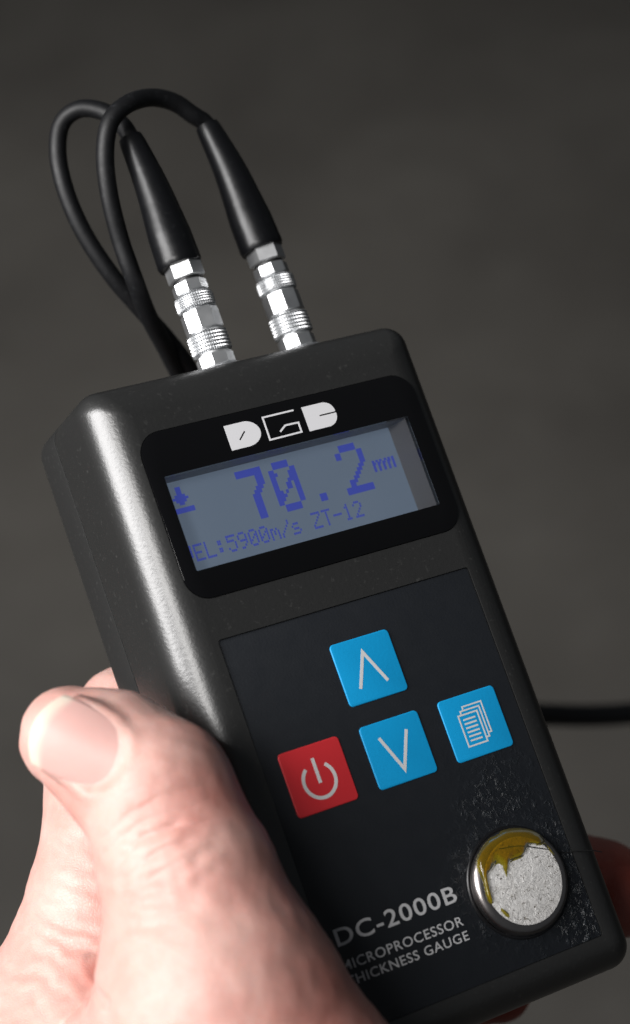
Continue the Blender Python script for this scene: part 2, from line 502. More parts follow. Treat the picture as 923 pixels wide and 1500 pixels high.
F5 = {
 'V': ["X...X", "X...X", "X...X", "X...X", "X...X", ".X.X.", "..X.."],
 'E': ["XXXXX", "X....", "X....", "XXXX.", "X....", "X....", "XXXXX"],
 'L': ["X....", "X....", "X....", "X....", "X....", "X....", "XXXXX"],
 ':': [".....", ".XX..", ".XX..", ".....", ".XX..", ".XX..", "....."],
 '5': ["XXXXX", "X....", "XXXX.", "....X", "....X", "X...X", ".XXX."],
 '9': [".XXX.", "X...X", "X...X", ".XXXX", "....X", "...X.", ".XX.."],
 '0': [".XXX.", "X...X", "X..XX", "X.X.X", "XX..X", "X...X", ".XXX."],
 'm': [".....", ".....", "XX.X.", "X.X.X", "X.X.X", "X...X", "X...X"],
 '/': ["....X", "....X", "...X.", "..X..", ".X...", "X....", "X...."],
 's': [".....", ".....", ".XXX.", "X....", ".XXX.", "....X", "XXXX."],
 ' ': ["....."] * 7,
 'Z': ["XXXXX", "....X", "...X.", "..X..", ".X...", "X....", "XXXXX"],
 'T': ["XXXXX", "..X..", "..X..", "..X..", "..X..", "..X..", "..X.."],
 '-': [".....", ".....", ".....", "XXXXX", ".....", ".....", "....."],
 '1': ["..X..", ".XX..", "..X..", "..X..", "..X..", "..X..", ".XXX."],
 '2': [".XXX.", "X...X", "....X", "...X.", "..X..", ".X...", "XXXXX"],
}
BIG7 = ["XXXXXXXXXX", "XXXXXXXXXX", ".......XXX", ".......XXX", ".......XXX", "......XXX.", ".....XXX..", "....XXX...", "....XXX...", "....XXX...", "....XXX...", "....XXX...", "....XXX...", "....XXX..."]
BIG0 = ["..XXXXXX..", "..XXXXXX..", "XX......XX", "XXX....XXX", "XX.....XXX", "XX....XXXX", "XX...XX.XX", "XX...XX.XX", "XXX.X...XX", "XXXX....XX", "XXX.....XX", "XX......XX", "..XXXXXX..", "..XXXXXX.."]
BIG2 = ["..XXXXXX..", "..XXXXXX..", "XX......XX", "XX......XX", "........XX", "........XX", ".......XX.", "......XX..", ".....XX...", "....XX....", "..XXX.....", "..XX......", "XXXXXXXXXX", "XXXXXXXXXX"]
BIGD = ["..", "XX", "XX"]
MM = ["......................", "XX.XX.XX..XX.XX.XX", "XXX.XXX.XXX.XXX.XX", "XX..XX..XX..XX..XX", "XX..XX..XX..XX..XX", "XX..XX..XX..XX..XX"]
ICON = ["...XX...", "...XX...", "...XX...", "..XXXX..", ".XXXXXX.", "..XXXX..", "...XX...", "........", "XXXXXXXX", "XXXXXXXX"]
def bitmap(bm, rows, x0, y1, px, py, gap=0.0):
    z = LCDZ + 0.03
    for r, row in enumerate(rows):
        c = 0
        while c < len(row):
            if row[c] == 'X':
                e = c
                while gap == 0 and e + 1 < len(row) and row[e + 1] == 'X': e += 1
                xa, xb = x0 + c * px, x0 + (e + 1) * px - gap
                ya, yb = y1 - r * py, y1 - (r + 1) * py + gap
                bm.faces.new([bm.verts.new((x, y, z)) for x, y in ((xa, yb), (xb, yb), (xb, ya), (xa, ya))])
                c = e
            c += 1
bm = bmesh.new()
bitmap(bm, BIG7, -10.3, 29.9, 0.54, 0.70)
bitmap(bm, BIG0, -3.6, 29.9, 0.56, 0.70)
bitmap(bm, BIGD, 5.0, 22.6, 0.75, 0.75)
bitmap(bm, BIG2, 10.9, 29.9, 0.59, 0.70)
obj('main_reading', bm, M_SEG, lcd.parent, smooth=False)
bm = bmesh.new()
bitmap(bm, [r[:18] for r in MM], 18.0, 25.9, 0.27, 0.46)
obj('unit_mark', bm, M_SEG, lcd.parent, smooth=False)
bm = bmesh.new()
bitmap(bm, ICON, -24.3, 29.9, 0.53, 0.50)
obj('coupling_icon', bm, M_SEG, lcd.parent, smooth=False)
bm = bmesh.new()
for i, ch in enumerate('VEL:5900m/s ZT-12'):
    bitmap(bm, F5[ch], -25.35 + i * 2.26, 18.75, 0.375, 0.465, 0.045)
obj('velocity_line', bm, M_SEG, lcd.parent, smooth=False)

# maker's mark on the mask: solid D, open G, split D
z = 0.22
def arc(cx, cy, r, a0, a1, n=12, ry=None):
    return [(cx + r * math.cos(math.radians(a0 + (a1 - a0) * i / n)), cy + (ry or r) * math.sin(math.radians(a0 + (a1 - a0) * i / n))) for i in range(n + 1)]
bm = bmesh.new()
dout = [(-11.85, 32.75), (-7.9, 32.75)] + arc(-8.2, 35.2, 3.2, -85, 75, 14, 2.45) + [(-8.4, 37.6), (-11.85, 37.6)]
plate(dout, z, z + 0.04, bm=bm)
dd = [(4.6, 32.75), (9.3, 32.75)] + arc(8.9, 34.85, 2.35, -80, 8, 8, 2.1) + [(11.15, 35.1), (7.7, 35.1), (7.7, 35.36), (11.15, 35.36)] + arc(8.9, 35.5, 2.3, 2, 82, 8, 2.1) + [(9.1, 37.6), (4.6, 37.6)]
top = [bm.verts.new((x, y, z + 0.04)) for x, y in dd]
bm.faces.new(top)
stroke([(2.9, 37.45), (-3.7, 37.45), (-3.75, 33.0), (3.0, 33.05), (3.0, 34.95), (0.2, 35.0), (-1.2, 34.05)], 0.34, z, 0.04, bm)
obj('maker_mark', bm, M_INK, win, smooth=False)
bm = stroke([(-9.65, 34.35), (-8.15, 35.75)], 0.26, z + 0.045, 0.01)
obj('maker_mark_slash', bm, M_BEZEL, win, smooth=False)

# keypad overlay and keys
panel = obj('keypad_panel', plate(rrect(0, -PB / 2, PW - 0.12, PB / 2 - 0.12, 0.5, 3), -0.5, -0.22, 0.08), M_PANEL, G)
PZ = -0.22
KX, KY = -0.19, -12.68
def key(cx, cy, name, mat, label):
    k = obj(name, plate(rrect(cx, cy, 6.25, 5.95, 0.85, 6), PZ - 0.05, PZ + 0.22, 0.2, seg=4), mat, G)
    k['label'] = label
    return k
kz = PZ + 0.22
k = key(-0.19, -12.68, 'key', M_BLUE, 'blue key with white upward arrow')
obj('key_icon', stroke([(-3.25, -15.9), (-0.4, -9.6), (2.6, -15.9)], 0.62, kz, 0.03), M_ICON, k, smooth=False)
k = key(-0.13, -28.48, 'key', M_BLUE, 'blue key with white downward arrow')
obj('key_icon', stroke([(-3.15, -25.4), (-0.3, -32.1), (2.7, -25.4)], 0.62, kz, 0.03), M_ICON, k, smooth=False)
k = key(16.74, -28.48, 'key', M_BLUE, 'blue key with stacked pages symbol')
bm = bmesh.new()
px0, py0, pw_, ph_ = 13.75, -32.1, 4.15, 5.9
stroke([(px0, py0), (px0 + pw_, py0), (px0 + pw_, py0 + ph_), (px0, py0 + ph_)], 0.30, kz, 0.03, bm, True)
for q in range(1, 3):
    o_ = q * 0.72
    stroke([(px0 + o_, py0 + ph_ + o_ - 0.55), (px0 + o_, py0 + ph_ + o_), (px0 + pw_ + o_, py0 + ph_ + o_), (px0 + pw_ + o_, py0 + o_), (px0 + pw_ + o_ - 0.55, py0 + o_)], 0.28, kz, 0.03, bm)
for q in range(6):
    yy = py0 + 0.95 + q * 0.8
    stroke([(px0 + 0.75, yy), (px0 + pw_ - 0.75, yy)], 0.33, kz, 0.03, bm)
obj('key_icon', bm, M_ICON, k, smooth=False)
k = key(-17.0, -28.48, 'key', M_RED, 'red key with white power symbol')
bm = bmesh.new()
stroke(arc(-17.0, -29.1, 3.15, 90 + 38, 450 - 38, 40), 0.66, kz, 0.03, bm)
stroke([(-17.0, -25.0), (-17.0, -29.6)], 0.66, kz, 0.03, bm)
obj('key_icon', bm, M_ICON, k, smooth=False)

def text(s, x, y, cap, width, name, mat, off=0.0):
    cu = bpy.data.curves.new(name, 'FONT')
    cu.body = s; cu.size = 1; cu.offset = off; cu.extrude = 0.0; cu.resolution_u = 4
    cu.space_character = 1.10
    o = bpy.data.objects.new('tmp', cu); COL.objects.link(o)
    dg = bpy.context.evaluated_depsgraph_get(); dg.update()
    me = bpy.data.meshes.new_from_object(o.evaluated_get(dg))
    bpy.data.objects.remove(o)
    bm = bmesh.new(); bm.from_mesh(me)
    x0 = min(v.co.x for v in bm.verts); x1 = max(v.co.x for v in bm.verts)
    y0 = min(v.co.y for v in bm.verts); y1 = max(v.co.y for v in bm.verts)
    for v in bm.verts:
        v.co = Vector((x + (v.co.x - x0) / (x1 - x0) * width, y + (v.co.y - y0) / (y1 - y0) * cap, PZ + 0.03))
    return obj(name, bm, mat, panel, smooth=False)
text('DC-2000B', -24.1, -57.45, 3.1, 25.1, 'model_lettering', M_WORN, 0.012)
text('MICROPROCESSOR', -24.7, -61.7, 1.75, 25.2, 'caption_lettering', M_WORN, 0.006)
text('THICKNESS GAUGE', -24.7, -64.4, 1.7, 25.3, 'caption_lettering', M_WORN, 0.006)

# calibration disc with couplant
DX, DY = 13.7, -58.0
obj('disc_collar', lathe_z(DX, DY, [(PZ - 0.3, 10.35), (PZ + 0.12, 10.33), (PZ + 0.3, 10.15), (PZ + 0.3, 9.85), (PZ - 0.3, 9.85)], cap0=False, cap1=False), M_RIMDARK, G)
disc = obj('calibration_disc', lathe_z(DX, DY, [(PZ - 0.3, 9.75), (0.9, 9.75), (1.45, 9.5), (1.8, 9.05), (2.05, 8.45), (2.12, 7.95)], cap1=False), M_RIM, G, sharp=50)
bm = lathe_z(DX, DY, [(2.0, 7.95), (2.12, 7.95), (2.16, 7.75), (2.16, 0.3)], cap0=False)
obj('disc_face', bm, M_DISC, disc)
def gel_blob():
    # height field over the disc: pooled couplant on the upper rim with runs down the left side
    n = 170
    rng = np.random.default_rng(4)
    xs = np.linspace(-9.8, 9.8, n); X, Y = np.meshgrid(xs, xs, indexing='ij')
    def g(cx, cy, sx, sy, rot=0, h=1):
        c, s = math.cos(rot), math.sin(rot)
        u = (X - cx) * c + (Y - cy) * s; w = -(X - cx) * s + (Y - cy) * c
        return h * np.exp(-(u / sx) ** 2 - (w / sy) ** 2)
    H = g(0.0, 6.9, 5.2, 2.2, 0.05, 1.6) + g(-0.6, 6.3, 1.8, 1.4, 0, 1.4) + g(-4.6, 6.0, 2.0, 1.2, 0.8, 0.8) + g(4.6, 6.6, 2.2, 0.9, -0.6, 0.9)
    H += g(-7.5, 1.5, 0.55, 5.0, -0.12, 0.75) + g(-6.4, 4.6, 1.2, 0.8, 0.6, 0.6) + g(7.5, 3.4, 0.5, 1.6, 0.25, 0.6)
    H += g(-2.5, 3.4, 0.5, 1.8, -0.35, 0.6) + g(-6.6, -2.7, 0.6, 2.2, 0.5, 0.5)
    R0 = np.hypot(X, Y); TH = np.degrees(np.arctan2(Y, X))
    H += 0.75 * np.exp(-((R0 - 8.9) / 0.75) ** 2) * np.clip((TH - 25) / 25, 0, 1) * np.clip((165 - TH) / 30, 0, 1)
    nz = np.zeros_like(X)
    for k in range(14):
        a, b, p = rng.uniform(-1.8, 1.8, 2).tolist() + [rng.uniform(0, 6.3)]
        nz += np.sin(a * X + b * Y + p) / 14 ** 0.5
    H = H * (1 + 0.35 * nz) - 0.34 + 0.16 * nz
    R2 = np.hypot(X, Y)
    prof = np.interp(R2, [0, 7.8, 8.45, 9.05, 9.5, 9.75, 12], [2.17, 2.17, 2.06, 1.82, 1.45, 0.9, 0.3])
    ok = (H > 0) & (R2 < 9.7)
    bm = bmesh.new(); T = {}; Bt = {}
    lay = bm.verts.layers.float.new('thick')
    for i in range(n):
        for j in range(n):
            if ok[i, j]:
                h = min(H[i, j], 1.6)
                T[i, j] = bm.verts.new((DX + X[i, j], DY + Y[i, j], prof[i, j] + 0.55 * math.sqrt(h) * min(1, h * 3)))
                T[i, j][lay] = h
                Bt[i, j] = bm.verts.new((DX + X[i, j], DY + Y[i, j], prof[i, j] + 0.015))
    for i in range(n - 1):
        for j in range(n - 1):
            q = [(i, j), (i + 1, j), (i + 1, j + 1), (i, j + 1)]
            if all(c in T for c in q):
                bm.faces.new([T[c] for c in q]); bm.faces.new([Bt[c] for c in q[::-1]])
    be = [e for e in bm.edges if len(e.link_faces) == 1]
    inv = {v: k for k, v in T.items()}
    for e in be:
        a, b = e.verts
        if a in inv and b in inv and inv[a] in Bt and inv[b] in Bt:
            try: bm.faces.new((a, b, Bt[inv[b]], Bt[inv[a]]))
            except ValueError: pass
    bmesh.ops.delete(bm, geom=[v for v in bm.verts if not v.link_faces], context='VERTS')
    return bm
obj('couplant_smear', gel_blob(), M_GEL, disc, sharp=80)

# sockets on the end cap
CZ = -15.0
for cx in (-1.5, 16.6):
    obj('socket', lathe_y(cx, CZ, [(YT - 0.5, 4.9), (YT + 1.0, 4.9), (YT + 1.35, 4.6), (YT + 1.35, 3.0)]), M_CHROME, G)

# ------------------------------------------------------------------ twin probe lead
L = thing('probe_cable', 'twin black probe leads looping from two silver plugs on the gauge and trailing away behind', 'cable', (-1.5, 54, CZ))
def plug(cx, turn):
    p = obj('plug', lathe_y(cx, CZ, [(YT + 1.4, 3.0), (55.0, 3.0), (55.2, 3.25), (72, 2.6)], 48), M_CHROME, L)
    def facet(y0, y1, r, n, name='sleeve'):
        prof = [(y0, r * 0.93), (y0 + 0.25, r), (y1 - 0.25, r), (y1, r * 0.93)]
        ph = turn
        rings = [[(cx + rr * math.cos(ph + 2 * math.pi * k / n), y, CZ + rr * math.sin(ph + 2 * math.pi * k / n)) for k in range(n)] for y, rr in prof]
        obj(name, loft(rings), M_CHROME, p, smooth=True, sharp=20)
    facet(52.6, 55.3, 3.75, 8)
    facet(60.2, 64.7, 3.8, 8)
    facet(68.3, 70.7, 3.5, 8, 'collar')
    facet(71.3, 75.6, 3.75, 6, 'hex_nut')
    for y0, y1, r in ((55.6, 60.0, 4.05), (64.9, 68.1, 3.95)):
        # square-cut knurl: real teeth
        n, m = 46, 6
        bmk = bmesh.new(); vr = []
        prof = []
        for j in range(2 * m + 1):
            prof.append((y0 + (y1 - y0) * j / (2 * m), j % 2))
        for y, hi in prof:
            edge = min(y - y0, y1 - y, 0.4) / 0.4
            vr.append([(cx + rr * math.cos(2 * math.pi * k / (2 * n)), y, CZ + rr * math.sin(2 * math.pi * k / (2 * n)))
                       for k in range(2 * n) for rr in [(r - 0.35 + 0.35 * edge) - (0.0 if (hi and k % 2) else 0.36)]])
        loft(vr, bm=bmk)
        obj('knurled_ring', bmk, M_KNURL, p, smooth=False)
    obj('gap_ring', lathe_y(cx, CZ, [(70.6, 2.9), (71.4, 2.9)]), M_ORING, p)
    return p
plug(-1.5, 0.55)
plug(16.6, 0.35)
def boot(path, name='boot'):
    pts = spline(path, 12)
    n = len(pts)
    rad = []
    for i in range(n):
        s = i / (n - 1)
        r = np.interp(s, [0, 0.02, 0.30, 0.42, 0.97, 1.0], [4.2, 4.45, 4.3, 4.0, 2.55, 2.35])
        rad.append(float(r))
    b = obj(name, tube(pts, rad, 40), M_BOOT, L, sharp=40)
    return b
DL, DR = 402, 409
bl_ = [Vector((-1.9, 74.3, CZ)), Vector((-1.9, 82, CZ)), Vector((-2.0, 92, CZ)), Vector((-2.6, 102.6, CZ - 0.5))]
br_ = [Vector((16.4, 74.3, CZ)), Vector((16.1, 82, CZ)), Vector((15.6, 92, CZ)), Vector((14.4, 102.4, CZ - 0.5))]
boot(bl_); boot(br_)
c1 = [bl_[-1] - Vector((0, 6, 0)), bl_[-1]] + [dv(*q) for q in
      [(176, 180, 406), (150, 163, 407), (116, 160, 408), (90, 182, 409), (85, 228, 409), (98, 285, 409), (125, 345, 410),
       (165, 405, 412), (208, 455, 416), (248, 500, 421), (280, 545, 428), (310, 620, 440), (350, 720, 455)]]
c2 = [br_[-1] - Vector((0, 6, 0)), br_[-1]] + [dv(*q) for q in
      [(282, 168, 410), (255, 150, 408), (222, 143, 405), (188, 152, 401), (162, 178, 399), (154, 225, 399), (160, 285, 400),
       (176, 350, 402), (197, 410, 404), (217, 462, 410), (240, 505, 418), (262, 548, 427), (300, 620, 440), (345, 712, 455)]]
obj('lead', tube(spline(c1, 10), 1.78, 20), M_CABLE, L, sharp=60)
obj('lead', tube(spline(c2, 10), 1.82, 20), M_CABLE, L, sharp=60)
c3 = [dv(*q) for q in [(300, 620, 440), (348, 716, 455), (430, 850, 485), (560, 980, 520), (690, 1036, 565), (800, 1047, 590), (923, 1045, 610), (1050, 1020, 625), (1250, 1100, 660)]]
c3r = [2.6 + 0 * i for i in range(len(c3))]
obj('trunk_cable', tube(spline(c3, 10), 3.3, 20), M_CABLE, L, sharp=60)

# a hair lying across disc and shell
H = thing('hair', 'fine dark hair lying from the steel disc across the gauge edge', 'hair', (20, -54, 2.3))
hp = [Vector((11.0, -51.2, 2.55)), Vector((15.0, -51.9, 2.36)), Vector((19.0, -53.6, 2.35)), Vector((22.6, -55.2, 1.6)), Vector((24.8, -56.0, 0.25)), Vector((27.6, -56.6, 0.12)), Vector((30.5, -57.4, 0.1)), Vector((33.0, -58.4, -0.6))]
obj('strand', tube(spline(hp, 8), 0.09, 8), M_ORING, H)

# ------------------------------------------------------------------ hand (signed distance field -> one mesh)
def mat_skin():
    t = NT('skin')
    v = t.coord()
    a = t.n('ShaderNodeAttribute'); a.attribute_name = 'flush_shade'
    mott = t.noise(v, 190, 4, 0.6)
    c = t.mix(mott, (0.58, 0.335, 0.285, 1), (0.66, 0.43, 0.38, 1))
    c = t.mix(t.ramp(t.noise(v, 75, 4, 0.6), 0.42, 0.70), c, (0.60, 0.295, 0.25, 1))
    c = t.mix(a.outputs['Fac'], c, (0.36, 0.06, 0.035, 1))  # deep red for flushed spots, and for shade painted on the far fingers
    c = t.mix(t.math('MULTIPLY', t.ramp(t.noise(v, 420, 3), 0.6, 0.8), 0.25), c, (0.66, 0.28, 0.22, 1))
    t.set(Base_Color=c, Roughness=t.math('ADD', 0.38, t.math('MULTIPLY', mott, 0.16)))
    t.b.inputs['Subsurface Weight'].default_value = 0.25
    t.b.inputs['Subsurface Radius'].default_value = (1.0, 0.35, 0.2)
    t.b.inputs['Subsurface Scale'].default_value = 0.003
    vo = t.n('ShaderNodeTexVoronoi'); vo.inputs['Scale'].default_value = 1500; vo.feature = 'DISTANCE_TO_EDGE'
    t.l(v, vo.inputs['Vector'])
    h = t.math('ADD', t.math('MULTIPLY', t.ramp(vo.outputs['Distance'], 0.0, 0.12), 0.6), t.math('MULTIPLY', t.noise(v, 420, 6, 0.65, 0.6), 2.2))
    t.set(Normal=t.bump(h, 0.32, 0.0002))
    return t.m
def mat_nail():
    t = NT('nail')
    v = t.coord()
    a = t.n('ShaderNodeAttribute'); a.attribute_name = 'free_edge'
    c = t.mix(t.noise(v, 120, 3), (0.56, 0.315, 0.285, 1), (0.62, 0.385, 0.345, 1))
    c = t.mix(a.outputs['Fac'], c, (0.64, 0.55, 0.46, 1))
    t.set(Base_Color=c, Roughness=t.math('ADD', 0.40, t.math('MULTIPLY', t.noise(v, 300, 3), 0.15)))
    t.b.inputs['Specular IOR Level'].default_value = 0.35
    t.set(Normal=t.bump(t.noise(v, 260, 3), 0.2, 0.0002))
    t.b.inputs['Subsurface Weight'].default_value = 0.15
    t.b.inputs['Subsurface Radius'].default_value = (1.0, 0.4, 0.25)
    t.b.inputs['Subsurface Scale'].default_value = 0.002
    return t.m

def A(u, v, d): return np.array(at(u, v, d), dtype=np.float32)
H_ = 0.55
THUMB = [(98, 1078, 352, 7.0), (160, 1107, 348, 9.7), (228, 1162, 344, 12.2), (278, 1290, 340, 13.8), (318, 1445, 336, 17.5), (440, 1670, 336, 22), (540, 1850, 352, 27)]
nodes = {}
prims = []       # (a, b, ra, rb, k)
def chain(pts, k=5.0, k0=None):
    q = [(A(u, v, d), r) for u, v, d, r in pts]
    for i in range(len(q) - 1):
        prims.append((q[i][0], q[i + 1][0], q[i][1], q[i + 1][1], (k0 if (i == 0 and k0 is not None) else k)))
chain(THUMB, 5)
# index finger: runs up the left side, then folds behind the gauge
chain([(135, 1520, 386, 18), (155, 1330, 388, 14.4), (160, 1140, 396, 11.5), (186, 1050, 405, 9.3), (240, 1060, 415, 9.6), (380, 1050, 428, 9.0), (520, 1060, 432, 8.0)], 4)
# palm behind the gauge
chain([(120, 1520, 386, 19), (300, 1800, 385, 26), (480, 2000, 380, 28)], 14)
chain([(150, 1560, 398, 17), (420, 1640, 425, 19), (560, 1880, 395, 27)], 12)
chain([(420, 1640, 425, 18), (620, 1790, 420, 20), (640, 1980, 390, 26)], 12)
chain([(320, 1500, 340, 16), (180, 1640, 372, 22)], 14)
# middle, ring and little finger: behind the gauge and round its right side
chain([(300, 1480, 425, 13), (480, 1250, 432, 10.5), (720, 1240, 440, 9.5), (885, 1295, 430, 8.5), (908, 1318, 420, 7.8)], 3)
chain([(380, 1580, 430, 13), (580, 1380, 434, 10.5), (720, 1330, 440, 9.3), (800, 1320, 436, 8.3), (820, 1330, 432, 7.4)], 3)
chain([(480, 1640, 428, 13), (600, 1500, 432, 9.5), (690, 1440, 434, 8.2), (730, 1448, 432, 7.2)], 3)

# thumb frame
pt0, pt1, pt2 = A(*THUMB[0][:3]), A(*THUMB[1][:3]), A(*THUMB[2][:3])
ax = (pt0 - pt2); ax /= np.linalg.norm(ax)
ax_t = ax
ax = A(-50, 1000, 352) - A(160, 1100, 348); ax /= np.linalg.norm(ax)
dors = np.array((-0.16, 0.20, 1.0), dtype=np.float32); dors -= ax * (dors @ ax); dors /= np.linalg.norm(dors)
side = np.cross(dors, ax)
prims.append((pt0 + side * 1.6 + ax * 0.2, pt1 + side * 1.6, 6.2, 8.4, 4))
prims.append((pt0 - side * 1.6 + ax * 0.2, pt1 - side * 1.6, 6.4, 8.8, 4))

lo = np.full(3, 1e9); hi = -lo
for a, b, ra, rb, k in prims:
    lo = np.minimum(lo, np.minimum(a, b) - max(ra, rb) - 2); hi = np.maximum(hi, np.maximum(a, b) + max(ra, rb) + 2)
dim = np.ceil((hi - lo) / H_).astype(int) + 1
Fd = np.full(dim, 20.0, dtype=np.float32)
gx = [(lo[i] + H_ * np.arange(dim[i])).astype(np.float32) for i in range(3)]
def region(a, b, r):
    s = []
    for i in range(3):
        l_ = max(0, int((min(a[i], b[i]) - r - lo[i]) / H_)); h_ = min(dim[i], int((max(a[i], b[i]) + r - lo[i]) / H_) + 2)
        s.append(slice(l_, h_))
    P = np.stack(np.meshgrid(*[gx[i][s[i]] for i in range(3)], indexing='ij'), -1)
    return tuple(s), P
def capsule(P, a, b, ra, rb):
    ab = b - a; L2 = float(ab @ ab) + 1e-9
    h = np.clip(((P - a) @ ab) / L2, 0, 1)
    d = np.linalg.norm(P - (a + h[..., None] * ab), axis=-1)
    return d - (ra + h * (rb - ra))
def smin(a, b, k):
    h = np.clip(0.5 + 0.5 * (b - a) / k, 0, 1)
    return b * (1 - h) + a * h - k * h * (1 - h)
for a, b, ra, rb, k in prims:
    s, P = region(a, b, max(ra, rb) + k + 6)
    Fd[s] = smin(Fd[s], capsule(P, a, b, ra, rb).astype(np.float32), k)
def carve(pts, r, depth):
    """shallow crease following a polyline of points near the skin"""
    for a, b in zip(pts[:-1], pts[1:]):
        s, P = region(a, b, r * 4)
        d = capsule(P, a, b, 0, 0)
        Fd[s] = Fd[s] + depth * np.exp(-(d / r) ** 2).astype(np.float32) * 0.6
def ridge(pts, r, hgt): carve(pts, r, -hgt)
def sample(p):
    q = (np.asarray(p) - lo) / H_
    i = np.clip(np.floor(q).astype(int), 0, np.array(dim) - 2); f = q - i
    r = 0
    for dx in (0, 1):
        for dy in (0, 1):
            for dz in (0, 1):
                r = r + Fd[i[..., 0] + dx, i[..., 1] + dy, i[..., 2] + dz] * (f[..., 0] if dx else 1 - f[..., 0]) * (f[..., 1] if dy else 1 - f[..., 1]) * (f[..., 2] if dz else 1 - f[..., 2])
    return r
def onto(p, direction, far=18.0):
    """march from outside along -direction to the skin"""
    q = np.asarray(p, dtype=np.float64) + direction * far
    for _ in range(60):
        d = sample(q)
        q = q - direction * (d * 0.8)[..., None] if np.ndim(d) else q - direction * (d * 0.8)
    return q
# nail: patch coordinates s across, t along (t = 0 cuticle, 1 free edge)
NW, NL = 6.4, 14.0
ncen = pt1 + ax * 0.0
nfar = 16.5
NSX, NTY = 22, 30
S, T = np.meshgrid(np.linspace(-1, 1, NSX), np.linspace(0, 1, NTY), indexing='ij')
cut_ = 1 - 0.42 * np.abs(S) ** 2.4          # cuticle rounds off at the corners
along = -4.6 + (1 - cut_) * 9.0 * (1 - T) + NL * T + 2.2 * (1 - S ** 2) * T
wid = NW * (0.92 + 0.10 * np.sin(np.pi * np.clip(T, 0, 1) * 0.8))
Pn = ncen + ax * along[..., None] + side * (S * wid)[..., None]
skin0 = onto(Pn, dors.astype(np.float64))
# nail keeps its own arch: smooth it along the thumb beyond the tip
mid_h = (skin0 - Pn) @ dors
arch = 9.6 - 0.033 * (S * wid) ** 2 * 1.15
hgt = np.where(mid_h > arch - 3.0, np.minimum(mid_h, arch + 1), arch - 0.6)
base_h = np.median(mid_h[NSX // 2, :12])
nail_h = base_h + 0.15 - 0.058 * (S * wid) ** 2 - 0.010 * np.clip(along - 2, 0, 99) ** 2
N = Pn + dors * nail_h[..., None]
# bed the nail: pull the skin to just under it, raise a fold around it
for i in range(NSX):
    for j in range(NTY):
        if i % 2 == 0 and j % 2 == 0 and T[i, j] < 0.88:
            c = (N[i, j] - dors * 0.55).astype(np.float32)
            s, P = region(c, c, 3.2)
            rel = P - c
            hgt_ = rel @ dors
            lat = np.linalg.norm(rel - hgt_[..., None] * dors, axis=-1)
            w = np.exp(-(lat / 0.9) ** 2)
            Fd[s] = Fd[s] * (1 - w) + np.where(np.abs(hgt_) < 3, hgt_, Fd[s]) * w
peri = [N[i, 0] - ax * 0.5 for i in range(0, NSX, 3)] + [N[-1, 0] - ax * 0.5]
ridge([p.astype(np.float32) + dors * 0.1 for p in peri], 1.6, 0.6)
for i_, sg in ((0, -1), (-1, 1)):
    ed = [(N[i_, j] + side * sg * 0.8 + dors * 0.0).astype(np.float32) for j in range(0, int(NTY * 0.8), 4)]
    ridge(ed, 1.6, 0.3)
# creases over the thumb knuckle
rngh = random.Random(3)
def skin_line(u0, v0, u1, v1, d, bow, n=7):
    out = []
    for i in range(n):
        t_ = i / (n - 1)
        u = u0 + (u1 - u0) * t_ + bow * math.sin(math.pi * t_) * 0.4; v = v0 + (v1 - v0) * t_ + bow * math.sin(math.pi * t_)
        p = A(u, v, d)
        out.append(onto(p, np.array((0, 0, 1.0)), 25).astype(np.float32))
    return out
for (u0, v0, u1, v1, bow, dep, r) in [
    (165, 1235, 300, 1195, 14, 0.35, 1.0), (160, 1262, 318, 1215, 18, 0.45, 1.1), (172, 1290, 325, 1245, 16, 0.3, 1.1),
    (190, 1205, 270, 1180, 10, 0.5, 1.0), (190, 1320, 300, 1285, 12, 0.5, 1.3), (146, 1424, 172, 1432, 1, 1.6, 0.8), (132, 1340, 142, 1346, 1, 1.3, 0.8), (80, 1440, 146, 1424, 3, 0.5, 1.2)]:
    carve(skin_line(u0, v0, u1, v1, 345, bow), r, dep)

# surface nets
def surface_nets(F):
    inside = F < 0
    c = np.zeros(tuple(np.array(F.shape) - 1), dtype=np.int8)
    for dx in (0, 1):
        for dy in (0, 1):
            for dz in (0, 1):
                c += inside[dx:F.shape[0] - 1 + dx, dy:F.shape[1] - 1 + dy, dz:F.shape[2] - 1 + dz]
    idx = np.argwhere((c > 0) & (c < 8))
    vid = np.full(c.shape, -1, dtype=np.int32); vid[tuple(idx.T)] = np.arange(len(idx))
    acc = np.zeros((len(idx), 3)); cnt = np.zeros(len(idx))
    corners = [np.array((x, y, z_)) for x in (0, 1) for y in (0, 1) for z_ in (0, 1)]
    for a in corners:
        for ax_ in range(3):
            if a[ax_] == 0:
                b = a.copy(); b[ax_] = 1
                fa = F[tuple((idx + a).T)]; fb = F[tuple((idx + b).T)]
                m = (fa < 0) != (fb < 0)
                t_ = fa[m] / (fa[m] - fb[m])
                acc[m] += a + t_[:, None] * (b - a); cnt[m] += 1
    V = idx + acc / cnt[:, None]
    faces = []
    for ax_ in range(3):
        o1, o2 = [(1, 2), (2, 0), (0, 1)][ax_]
        sl0 = [slice(None)] * 3; sl1 = [slice(None)] * 3
        sl0[ax_] = slice(0, -1); sl1[ax_] = slice(1, None)
        m = inside[tuple(sl0)] != inside[tuple(sl1)]
        e = np.argwhere(m)
        e = e[(e[:, o1] > 0) & (e[:, o2] > 0) & (e[:, o1] < F.shape[o1] - 1) & (e[:, o2] < F.shape[o2] - 1)]
        q = []
        for d1, d2 in ((-1, -1), (0, -1), (0, 0), (-1, 0)):
            c_ = e.copy(); c_[:, o1] += d1; c_[:, o2] += d2
            q.append(vid[tuple(c_.T)])
        q = np.stack(q, 1)
        flip = inside[tuple(e.T)]
        q[~flip] = q[~flip][:, ::-1]
        faces.append(q)
    return V, np.concatenate(faces)
V, Q = surface_nets(Fd)
